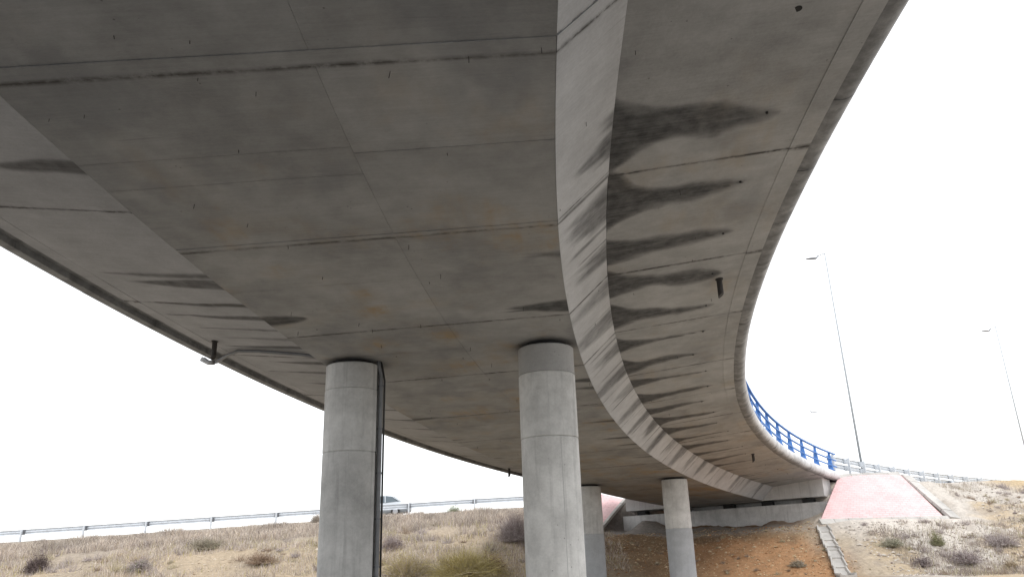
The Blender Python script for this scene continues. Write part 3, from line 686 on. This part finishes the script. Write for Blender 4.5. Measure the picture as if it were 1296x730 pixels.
# ---------------------------------------------------------------- red paved slopes beside the abutment
def quad_slope(name, label, TL, TR, BR, BL, nu=16, nv=8):
    TL, TR, BR, BL = map(Vector, (TL, TR, BR, BL)); t = thing(name, tuple(BL), label, 'paved slope')
    V = []; uv = []
    nrm = (TR - TL).cross(BL - TL).normalized()
    if nrm.z < 0: nrm = -nrm
    for lay in (0, 1):
        for j in range(nv + 1):
            for i in range(nu + 1):
                u, v = i / nu, j / nv
                p = (TL.lerp(TR, u)).lerp(BL.lerp(BR, u), v)
                p = p + nrm * (.35 * math.sin(math.pi * u) * (1 - v) * .35 + (-.3 if lay else 0.0))
                V.append(p); uv.append(((TL.lerp(TR, u) - TL).length if v < .5 else (BL.lerp(BR, u) - BL).length, v * (BL - TL).length))
    w = nu + 1; o1 = w * (nv + 1)
    Fc = [(j * w + i, (j + 1) * w + i, (j + 1) * w + i + 1, j * w + i + 1) for j in range(nv) for i in range(nu)]
    def side(a, b): Fc.append((a, b, b + o1, a + o1))
    for i in range(nu): side(i, i + 1); side(nv * w + i + 1, nv * w + i)
    for j in range(nv): side((j + 1) * w, j * w); side(j * w + nu, (j + 1) * w + nu)
    o = mesh_obj('paving', V, Fc, M['pink'], t, True)
    ul = o.data.uv_layers.new(name='UVMap'); L = (BR - BL).length
    for lp in o.data.loops:
        k = lp.vertex_index % o1; j, i = divmod(k, w); ul.data[lp.index].uv = (i / nu * L, j / nv * (BL - TL).length)
    by_angle(o, 50)
    return t, nrm
def kerb_line(t, a, b, w, h, nrm, n):
    a, b = Vector(a), Vector(b); d = (b - a).normalized(); s_ = d.cross(nrm).normalized()
    for k in range(n):
        p = a.lerp(b, (k + .5) / n); L = (b - a).length / n
        MB().box(p + nrm * (h / 2 - .1 + random.uniform(-.008, .008)), d * (L / 2 - .012), s_ * w / 2, nrm * (h / 2 + .06)).build('kerb_stone', M['kerb'], t)
TL = unproj(1061, 604, 45.35); TM = unproj(1140, 601, 47.0); BR = unproj(1196, 655, 43.0); BL = unproj(1038, 659, 42.15)
pk, nr_ = quad_slope('paved_slope', 'large pinkish red block slope with a pale kerb, right of the bridge end', TL, TM, BR, BL)
kerb_line(pk, BL + Vector((-.1, -.15, -.08)), BR + Vector((.1, -.15, -.08)), .36, .14, nr_, 9)
dxr = Vector((.34, 0, .0))
kerb_line(pk, TM + dxr, BR + dxr + Vector((.25, 0, 0)), .62, .05, nr_, 6)
kerb_line(pk, TL + Vector((.05, .15, .04)), TM + Vector((0, .15, .04)), .3, .14, nr_, 5)
TL2 = unproj(735, 623, 54.6); TR2 = unproj(789, 631, 53.6); BR2 = unproj(758, 668, 50.2); BL2 = unproj(715, 664, 50.6)
pk2, nr2 = quad_slope('paved_slope', 'small pinkish red block slope seen between far columns, left of the abutment', TL2, TR2, BR2, BL2, 8, 6)
kerb_line(pk2, TR2 + Vector((.12, 0, 0)), BR2 + Vector((.12, 0, 0)), .16, .12, nr2, 5)

# stepped concrete drain channel down the bank
chd = []
for k in range(11):
    t = k / 10; x = unproj(1043 + 32 * t, 668 + 66 * t, 41.4 - 6.6 * t).x; y = 41.6 - 6.8 * t
    chd.append(Vector((x, y, gz(x, y) + .04)))
ch = thing('drain_channel', tuple(chd[-1]), 'stepped concrete drain channel running down the bank below the red slope', 'channel')
for a, b in zip(chd[:-1], chd[1:]):
    d = (b - a).normalized(); s_ = d.cross(Vector((0, 0, 1))).normalized(); u_ = s_.cross(d); w0, w1 = .22, .29
    mb = MB(); rings_ = []
    for p, w in ((a - u_ * .0, w0), (b + u_ * .05, w1)):
        prof = [(-w - .06, .10), (-w, .10), (-w * .8, 0), (w * .8, 0), (w, .10), (w + .06, .10), (w + .05, -.08), (-w - .05, -.08)]
        rings_.append([tuple(p + s_ * q + u_ * z) for q, z in prof])
    mb.sweep(rings_); mb.build('channel_piece', M['kerb'], ch)

# ---------------------------------------------------------------- lamp posts
def lamp(pxb, pyb, Y, pyt, arm, lum, label, dirx=-1, r0=.085, tilt=.22):
    b = unproj(pxb, pyb, Y); top = z_at(b.x, Y, pyt); g = min(b.z, gz(b.x, Y)) if abs(Y) < 200 else b.z
    t = thing('street_lamp', (b.x, Y, g), label, 'street lamp', 'lamp posts along the road')
    mb = MB(); mb.tube([(b.x, Y, g - .1), (b.x, Y, (g + top) / 2), (b.x, Y, top)], [r0, r0 * .75, r0 * .45], 12); mb.build('pole', M['pole'], t, True)
    a0 = Vector((b.x, Y, top - .03)); a1 = a0 + Vector((dirx * arm, 0, -tilt))
    MB().tube([a0, a0.lerp(a1, .5) + Vector((0, 0, .02)), a1], .035, 8).build('arm', M['pole'], t, True)
    # luminaire: flat tapered head joined to the arm by a short angled neck
    d = Vector((dirx, 0, -.02)).normalized(); n0 = a1 + d * .12 + Vector((0, 0, -.16)); n1 = n0 + d * lum
    mb = MB(); mb.bar(a1 + Vector((0, 0, .02)), n0, .12, .07); mb.build('neck', M['lamp'], t)
    mb = MB(); rings_ = []
    for u, w, h in ((0, .10, .09), (.15, .15, .12), (.55, .17, .11), (.9, .12, .07), (1, .05, .04)):
        p = n0.lerp(n1, u); rings_.append([tuple(p + Vector((0, w * math.cos(q), h * .5 * math.sin(q)))) for q in np.linspace(0, 2 * math.pi, 13)[:-1]])
    mb.sweep(rings_); mb.build('lamp_head', M['lamp'], t)
lamp(1092, 596, 53.0, 320, .55, .78, 'tall pale lamp post rising behind the red slope')
lamp(1307, 606, 72.0, 413, .55, .80, 'lamp post at far right, its pole leaving the edge of the picture')
lamp(1033, 600, 95.0, 521, .5, .80, 'small distant lamp head just above the blue railing', dirx=1, r0=.06, tilt=-.1)

# ---------------------------------------------------------------- silver car on the embankment road
def make_car():
    Y = 55.3; xr = unproj(520, 645, Y).x; z0 = shoulder(xr)[1] + .06; sl = (shoulder(xr)[1] - shoulder(xr - 4)[1]) / 4
    t = thing('car', (xr - 2.2, Y, z0 - 2.2 * sl), 'silver saloon car half hidden behind the left column, driving along the embankment', 'car')
    paint = simple('silver_paint', (.50, .53, .56), .3, .4, var=.03); glass = simple('dark_car_glass', (.10, .13, .15), .1, var=.05); tyre = simple('tyre_rubber', (.03, .03, .03), .9)
    rim = simple('alloy_rim', (.55, .56, .58), .35, .6, var=.05); red = simple('tail_lamp_red', (.35, .02, .02), .3); clear = simple('headlamp_clear', (.6, .62, .65), .15)
    def P(l, w, z): return (xr - l, Y + w, z0 - l * sl + z)
    # lower body: length, half width, bottom, shoulder height
    secs = [(0.0, .60, .42, .78), (.06, .74, .30, .92), (.35, .82, .22, 1.00), (1.0, .86, .20, .99), (1.9, .87, .19, .96), (2.9, .87, .19, .93), (3.5, .85, .20, .88), (4.1, .80, .22, .78), (4.34, .70, .28, .68), (4.42, .52, .38, .58)]
    rings_ = []
    for l, w, zb, zt in secs:
        rings_.append([P(l, a * w, zb + (zt - zb) * b) for a, b in ((-.86, 0), (-.98, .18), (-1, .5), (-.97, .82), (-.86, .97), (-.4, 1.02), (.4, 1.02), (.86, .97), (.97, .82), (1, .5), (.98, .18), (.86, 0))])
    mb = MB(); mb.sweep(rings_); by_angle(mb.build('body', paint, t), 40)
    gsec = [(.62, .66, .96, .99), (1.15, .68, .96, 1.36), (1.65, .69, .95, 1.45), (2.3, .69, .94, 1.45), (2.75, .68, .92, 1.36), (3.35, .66, .88, .93)]
    rings_ = [[P(l, -w * 1.12, zb), P(l, -w * .98, zt - .06), P(l, -w * .8, zt), P(l, w * .8, zt), P(l, w * .98, zt - .06), P(l, w * 1.12, zb)] for l, w, zb, zt in gsec]
    mb = MB(); mb.sweep(rings_); by_angle(mb.build('windows', glass, t), 30)
    rings_ = [[P(l, -w * .98, zt - .055), P(l, -w * .8, zt + .012), P(l, w * .8, zt + .012), P(l, w * .98, zt - .055), P(l, w * .9, zt - .075), P(l, -w * .9, zt - .075)] for l, w, zb, zt in gsec[1:5]]
    mb = MB(); mb.sweep(rings_); by_angle(mb.build('roof', paint, t), 40)
    for l in (.62, 1.72, 2.75):
        for sd_ in (-1, 1):
            i = 0 if l < 1 else (2 if l < 2.5 else 4); j = i + 1
            a = gsec[i]; b = gsec[min(j, 5)] if l != 1.72 else gsec[2]
            p0 = Vector(P(a[0] + (.02 if l == 1.72 else 0), sd_ * a[1] * 1.125, a[2])); p1 = Vector(P(b[0] + (.05 if l == 1.72 else 0), sd_ * b[1] * .985, b[3] - .06))
            MB().bar(p0, p1, .07, .03, (0, 1, 0)).build('pillar', paint, t)
    for l in (.95, 3.55):
        for sd_ in (-1, 1):
            cx, cy, cz = P(l, sd_ * .80, .31); mb = MB(); cyl = lambda r, w, y0: [[(cx + r_ * math.cos(q), cy + y0 + yy, cz + r_ * math.sin(q)) for q in np.linspace(0, 2 * math.pi, 25)[:-1]] for r_, yy in ((r * .7, -w), (r, -w * .8), (r, w * .8), (r * .7, w))]
            mb.sweep(cyl(.315, .10, 0)); wh = mb.build('wheel', tyre, t); 
            mb = MB(); mb.sweep(cyl(.215, .108, 0)); mb.build('rim', rim, wh)
            mb = MB(); mb.sweep([[(cx + r_ * math.cos(q), cy + sd_ * (.02 + .0 * r_), cz + r_ * math.sin(q)) for q in np.linspace(-.15, math.pi + .15, 15)] + [(cx + (r_ + .05) * math.cos(q), cy + sd_ * .055, cz + (r_ + .05) * math.sin(q)) for q in np.linspace(math.pi + .15, -.15, 15)] for r_ in (.34, .345)], cap=False); mb.build('wheel_arch', M['rubber'], t)
    for sd_ in (-1, 1):
        MB().box(P(.05, sd_ * .62, .74), (.04, 0, 0), (0, .10, 0), (0, 0, .07)).build('tail_lamp', red, t)
        MB().box(P(4.28, sd_ * .58, .60), (.09, 0, 0), (0, .12, 0), (0, 0, .06)).build('headlight', clear, t)
        MB().box(P(2.95, sd_ * .93, 1.0), (.06, 0, 0), (0, .08, 0), (0, 0, .06)).build('mirror', paint, t)
    MB().tube([P(1.5, 0, 1.45), P(1.3, 0, 1.62)], .012, 6).build('antenna', M['rubber'], t)
make_car()

# ---------------------------------------------------------------- dry grass, bushes, stones
def blades(x, y, h, lean, wd, col, z=None):
    n = len(x); z = terr(x, y) - .03 if z is None else z
    a = rng.uniform(0, 2 * np.pi, n); b = rng.uniform(0, 2 * np.pi, n)
    base = np.stack([x, y, z], -1); dv = np.stack([np.cos(b), np.sin(b), 0 * b], -1)
    w = np.stack([np.cos(a), np.sin(a) * .4, 0 * a], -1) * wd[:, None]
    midp = base + dv * (lean * h * .35)[:, None] + np.stack([0 * h, 0 * h, h * .6], -1)
    tip = base + dv * (lean * h)[:, None] + np.stack([0 * h, 0 * h, h * (1 - .25 * lean)], -1)
    V = np.stack([base - w, base + w, midp + w * .7, midp - w * .7, tip], 1).reshape(-1, 3)
    i = np.arange(n) * 5; F4 = np.stack([i, i + 1, i + 2, i + 3], -1).tolist(); F3 = np.stack([i + 3, i + 2, i + 4], -1).tolist()
    return V, F4 + F3, np.repeat(col, 5, axis=0)
def palette(n, cols, wts, j=.12):
    k = rng.choice(len(cols), n, p=np.array(wts) / sum(wts)); c = np.array(cols)[k]
    return np.clip(c * (1 + j * rng.standard_normal((n, 1))), .01, .9)
STRAW = [(.56, .48, .385), (.46, .395, .34), (.38, .32, .295), (.64, .58, .51), (.27, .22, .20)]
def grass(name, n, xr, yf, hr, wr, cols, wts, dens=None, lean=.45):
    x = rng.uniform(xr[0], xr[1], n); Y, Z = profile(x); y = yf(Y, rng.random(n))
    if dens is not None: k = rng.random(n) < dens(x, y); x, y = x[k], y[k]
    n = len(x); h = rng.uniform(hr[0], hr[1], n) * (.3 + 1.4 * fbm(x * .9, y * .9)) * (.22 + .78 * ss(.5, 1.9, profile(x)[0][:, 6] - y)); cl = palette(n, cols, wts)
    tone = .62 + .8 * fbm(x * .7 + 3, y * 1.3)[:, None]
    V, Fc, C = blades(x, y, h, rng.uniform(.1, 2 * lean, n), rng.uniform(wr[0], wr[1], n), cl * tone)
    o = mesh_obj(name, V, Fc, M['grass'], None, attrs=dict(col=C)); return o
def stuff(o, label, cat): o['kind'] = 'stuff'; o['label'] = label; o['category'] = cat; return o
g = grass('dry_grass', 78000, (-40, 5.0), lambda Y, r: Y[:, 6] - .75 - 3.2 * r ** 1.1, (.18, .72), (.006, .014), STRAW, [4, 3, 2.5, 3, 1])
stuff(g, 'tall pale dry grass in a belt under the left guardrail', 'grass')
g = grass('dry_grass', 95000, (-40, 5.5), lambda Y, r: Y[:, 0] + (Y[:, 5] - Y[:, 0]) * r, (.12, .5), (.006, .013), STRAW + [(.42, .37, .14)], [3, 3, 3, 2, 2, 1.5],
          dens=lambda x, y: ss(.36, .54, fbm(x * .45 + 20, y * .8)))
stuff(g, 'patchy low dry grass on the lower left bank', 'grass')
g = grass('dry_grass', 46000, (17.5, 40), lambda Y, r: Y[:, 0] - 3 + (Y[:, 5] - Y[:, 0] + 3) * r, (.08, .38), (.006, .013), [(.40, .34, .27), (.30, .25, .21), (.33, .30, .18), (.24, .20, .19)], [3, 3, 1.5, 2],
          dens=lambda x, y: ss(.38, .58, fbm(x * .7 + 60, y * .7)) * (1 - ss(15, 16.6, x) * ss(25.5, 24.6, x) * ss(41.3, 41.8, y)))
stuff(g, 'sparse dry weeds on the stony bank at right', 'grass')
def hit(px, py, Y):
    if Y > 56: return unproj(px, py, Y)
    yy = np.arange(30, 56, .1); Q = [unproj(px, py, y) for y in yy]
    zt = terr(np.array([q.x for q in Q]), yy); dz = np.array([q.z for q in Q]) - zt
    k = np.where(dz < 0)[0]
    return Q[k[0]] if len(k) else unproj(px, py, Y)
def bush(px, py, Y, w, h, n, cols, wts, label, group=None, lean=1.0, leaf=0, x=None, cat='bush'):
    P = hit(px, py, Y); x0, Y = P.x, P.y; g0 = gz(x0, Y)
    a = rng.uniform(0, 2 * np.pi, n); e = np.arccos(rng.uniform(.05, 1, n)); lump = .75 + .5 * vn(a * 1.2 + px, e * 2.2)
    L = lump * rng.uniform(.6, 1.0, n)
    dirs = np.stack([np.cos(a) * np.sin(e) * w / 2, np.sin(a) * np.sin(e) * w / 2, np.cos(e) * h], -1) * L[:, None]
    b0 = np.stack([x0 + rng.normal(0, w * .10, n), Y + rng.normal(0, w * .10, n), np.full(n, g0 - .05)], -1)
    cl = palette(n, cols, wts, .16); tw = rng.uniform(.005, .012, n)
    side = np.cross(dirs, rng.standard_normal((n, 3))); side /= np.linalg.norm(side, axis=1)[:, None]; side *= tw[:, None]
    sag = np.array([0, 0, -.12 * h])
    midp = b0 + dirs * .55 + rng.normal(0, .03 * w, (n, 3)); tip = b0 + dirs + sag * (np.sin(e) ** 2)[:, None]
    V = np.stack([b0 - side, b0 + side, midp + side * .8, midp - side * .8, tip], 1).reshape(-1, 3)
    i = np.arange(n) * 5; Fc = np.stack([i, i + 1, i + 2, i + 3], -1).tolist() + np.stack([i + 3, i + 2, i + 4], -1).tolist(); C = np.repeat(cl, 5, axis=0)
    # side twigs / leaves: small triangles through the outer volume
    m_ = n * 3; k = rng.integers(0, n, m_); u = rng.uniform(.35, 1.0, m_)[:, None]
    q = b0[k] + dirs[k] * u + sag * (np.sin(e[k]) ** 2)[:, None] * u + rng.normal(0, .035 * w, (m_, 3)); q[:, 2] = np.maximum(q[:, 2], g0)
    l1 = rng.standard_normal((m_, 3)); l1 /= np.linalg.norm(l1, axis=1)[:, None]; l1[:, 2] = np.abs(l1[:, 2])
    l2 = rng.standard_normal((m_, 3)); l2 /= np.linalg.norm(l2, axis=1)[:, None]
    ls = rng.uniform(.05, .13, m_)[:, None] * (1.0 if not leaf else .7); lw = .012 if not leaf else .03
    V2 = np.stack([q - l2 * lw, q + l2 * lw, q + l1 * ls], 1).reshape(-1, 3); o0 = len(V); j = np.arange(m_) * 3 + o0
    V = np.concatenate([V, V2]); Fc += np.stack([j, j + 1, j + 2], -1).tolist()
    C = np.concatenate([C, np.repeat(palette(m_, cols, wts, .18), 3, axis=0)])
    o = mesh_obj('bush', V, Fc, M['bush'], None, attrs=dict(col=C), base=(x0, Y, g0)); tag(o, label, cat, group); return o
MAUVE = [(.32, .27, .265), (.39, .34, .33), (.46, .41, .385), (.25, .20, .20)]; DARK = [(.13, .10, .095), (.18, .14, .13), (.09, .07, .07)]
YEL = [(.46, .39, .16), (.54, .46, .22), (.42, .36, .19), (.52, .44, .30)]; GRN = [(.20, .24, .12), (.28, .31, .18), (.38, .38, .28)]
bush(46, 724, 45.0, 1.5, 1.15, 1600, DARK, [2, 2, 1], 'dark purple-brown rounded bush at the lower left corner')
bush(652, 684, 46.2, 2.3, 2.0, 1900, MAUVE, [2, 3, 2, 1], 'large mauve-grey leafless bush beside the pale middle column')
bush(497, 694, 47.0, 1.5, .8, 900, MAUVE, [3, 2, 1, 2], 'small grey-mauve bush just right of the drainpipe')
bush(590, 728, 44.2, 4.0, 1.6, 2600, YEL, [3, 3, 2, 2], 'broad yellow-green shrub low between the two near columns')
bush(515, 730, 43.5, 3.0, 1.4, 1700, YEL + STRAW[:2], [2, 1, 2, 3, 3, 2], 'straw-yellow scrub right of the left column, at the bottom edge')
bush(574, 651, 58.5, 1.3, .95, 700, GRN, [2, 3, 2], 'small pale green shrub behind the guardrail', leaf=1)
bush(400, 660, 51.6, .9, .7, 420, [(.42, .36, .30), (.34, .30, .26)], [1, 1], 'thin dry weeds under the guardrail left of the left column')
bush(260, 695, 47.5, 2.6, .8, 1200, [(.30, .28, .20), (.24, .21, .18), (.38, .33, .26)], [2, 2, 2], 'low olive-grey bush halfway down the left bank')
bush(178, 722, 45.2, 1.5, .8, 900, MAUVE + GRN[:1], [2, 2, 2, 1, 1], 'grey bush low on the left bank, right of the dark bush')
bush(330, 712, 46.0, 1.9, .8, 900, [(.33, .24, .17), (.28, .2, .15), (.4, .32, .24)], [1, 1, 1], 'brown bush on the ochre bank left of the left column')
bush(622, 722, 43.6, 1.6, 1.1, 900, [(.26, .17, .10), (.33, .23, .14), (.2, .14, .1)], [1, 1, 1], 'reddish-brown bush left of the foot of the middle column')
bush(1187, 690, 38.5, .8, .75, 420, [(.22, .23, .12), (.30, .29, .17), (.36, .31, .24)], [2, 2, 1], 'olive green tuft standing alone on the right bank')
bush(1128, 690, 38.6, 1.4, .45, 520, [(.30, .30, .22), (.38, .35, .27)], [1, 1], 'low grey-green weed patch below the red slope')
bush(1168, 716, 36.4, 1.0, .6, 520, DARK + MAUVE[:2], [1, 1, 1, 2, 2], 'dark brown bush near the bottom edge, below the olive tuft')
bush(1222, 712, 36.8, 1.6, .7, 800, MAUVE, [2, 2, 2, 2], 'mauve-brown scrub on the lower right bank')
bush(1268, 690, 39.5, 1.7, .65, 800, MAUVE, [1, 2, 3, 1], 'greyish scrub on the right bank close to the picture edge')
bush(1281, 722, 36.0, .8, .5, 400, [(.30, .23, .14), (.36, .29, .2)], [1, 1], 'small brown weed clump in the lower right corner')
bush(1010, 716, 37.6, .9, .4, 380, [(.30, .27, .2), (.36, .32, .26)], [1, 1], 'small grey weed left of the drain channel')
def scrub(name, n, sampler, sz, pals, label):
    V_, F_, C_l = [], [], []; o0 = 0; x, y = sampler(n); z = terr(x, y)
    for i in range(len(x)):
        m_ = 130; w = rng.uniform(*sz); hh = w * rng.uniform(.4, .8); cols = np.array(pals[rng.integers(len(pals))])
        a = rng.uniform(0, 2 * np.pi, m_); e = np.arccos(rng.uniform(.1, 1, m_)); r = rng.uniform(.45, 1, m_) * (.6 + .8 * vn(a * 1.3 + i, e * 2))
        d = np.stack([np.cos(a) * np.sin(e) * w / 2, np.sin(a) * np.sin(e) * w / 2, np.cos(e) * hh], -1) * r[:, None]
        b = np.array([x[i], y[i], z[i] - .03]) + rng.normal(0, w * .14, (m_, 3)) * np.array([1, 1, .1])
        q = rng.standard_normal((m_, 3)); q /= np.linalg.norm(q, axis=1)[:, None]; q *= rng.uniform(.006, .016, m_)[:, None]
        V_.append(np.stack([b - q, b + q, b + d], 1).reshape(-1, 3)); F_.append(np.arange(m_ * 3).reshape(-1, 3) + o0); o0 += m_ * 3
        C_l.append(np.repeat(np.clip(cols[rng.integers(len(cols), size=m_)] * (1 + .15 * rng.standard_normal((m_, 1))), .02, .9), 3, axis=0))
    o = mesh_obj(name, np.concatenate(V_), np.concatenate(F_), M['bush'], None, attrs=dict(col=np.concatenate(C_l))); return stuff(o, label, 'scrub')
def stones(name, n, sampler, sz, cols, wts, label):
    x, y = sampler(n); z = terr(x, y); s = rng.uniform(sz[0], sz[1], len(x)) * (1 + 1.2 * (rng.random(len(x)) > .95)); n = len(x)
    D = np.array([(1, 0, 0), (0, 1, 0), (-1, 0, 0), (0, -1, 0), (0, 0, 1), (0, 0, -1), (.7, .7, .4)], float)[:6]
    V = np.stack([x, y, z], -1)[:, None, :] + D[None] * s[:, None, None] * rng.uniform(.6, 1.2, (n, 6, 1)) * np.array([1.2, 1.0, .7])
    i = (np.arange(n) * 6)[:, None]; T = np.array([(0, 1, 4), (1, 2, 4), (2, 3, 4), (3, 0, 4), (1, 0, 5), (2, 1, 5), (3, 2, 5), (0, 3, 5)])
    Fc = (i[:, None] + T[None]).reshape(-1, 3)
    o = mesh_obj(name, V.reshape(-1, 3), Fc, M['stone'], None, attrs=dict(col=np.repeat(palette(n, cols, wts), 6, axis=0))); return stuff(o, label, 'stones')
def smp(x0, x1, a, b, d=.0):
    def f(n):
        x = rng.uniform(x0, x1, n); Y, Z = profile(x); y = Y[:, 0] - d + (Y[:, 5] - Y[:, 0]) * (a + (b - a) * rng.random(n))
        k = ~((x > 15.8) & (x < 25.4) & (y > 41.6)); return x[k], y[k]
    return f
LM = [(.40, .35, .34), (.50, .45, .42), (.32, .27, .27)]; LO = [(.46, .40, .27), (.38, .34, .22), (.52, .46, .36)]; LB_ = [(.34, .26, .19), (.42, .33, .25), (.27, .21, .17)]
scrub('scrub', 330, smp(-40, 4.5, -.05, .8), (.35, 1.3), [LM, LM, LO, LB_, STRAW[:4]], 'low grey and straw scrub dotted over the left bank')
scrub('scrub', 330, smp(17.5, 39, -.25, .95), (.2, .85), [LM, LB_, LO, LM, STRAW[1:4]], 'low grey-brown scrub dotted over the right bank')
scrub('scrub', 60, smp(3.8, 15.8, .0, .5), (.15, .4), [LB_, LO], 'small dry weeds in the cut slope under the bridge')
PALE = [(.62, .55, .45), (.52, .44, .33), (.42, .33, .24)]
stones('pebbles', 6500, smp(-38, 4, -.1, .62), (.014, .045), PALE, [2, 2, 2], 'pale pebbles scattered over the left bank')
stones('pebbles', 4600, smp(3.5, 15.5, 0, .66), (.014, .05), [(.5, .38, .24), (.36, .2, .1), (.6, .48, .33)], [2, 2, 1.4], 'pebbles in the orange cut slope under the bridge')
stones('rubble', 9000, smp(16.5, 39, -.1, 1.0, 1), (.015, .075), [(.62, .58, .52), (.5, .45, .39), (.34, .29, .25), (.24, .2, .18)], [3, 3, 2, 1.5], 'grey rubble over the right bank')
for o in bpy.data.objects:
    if '_org' in o: del o['_org']
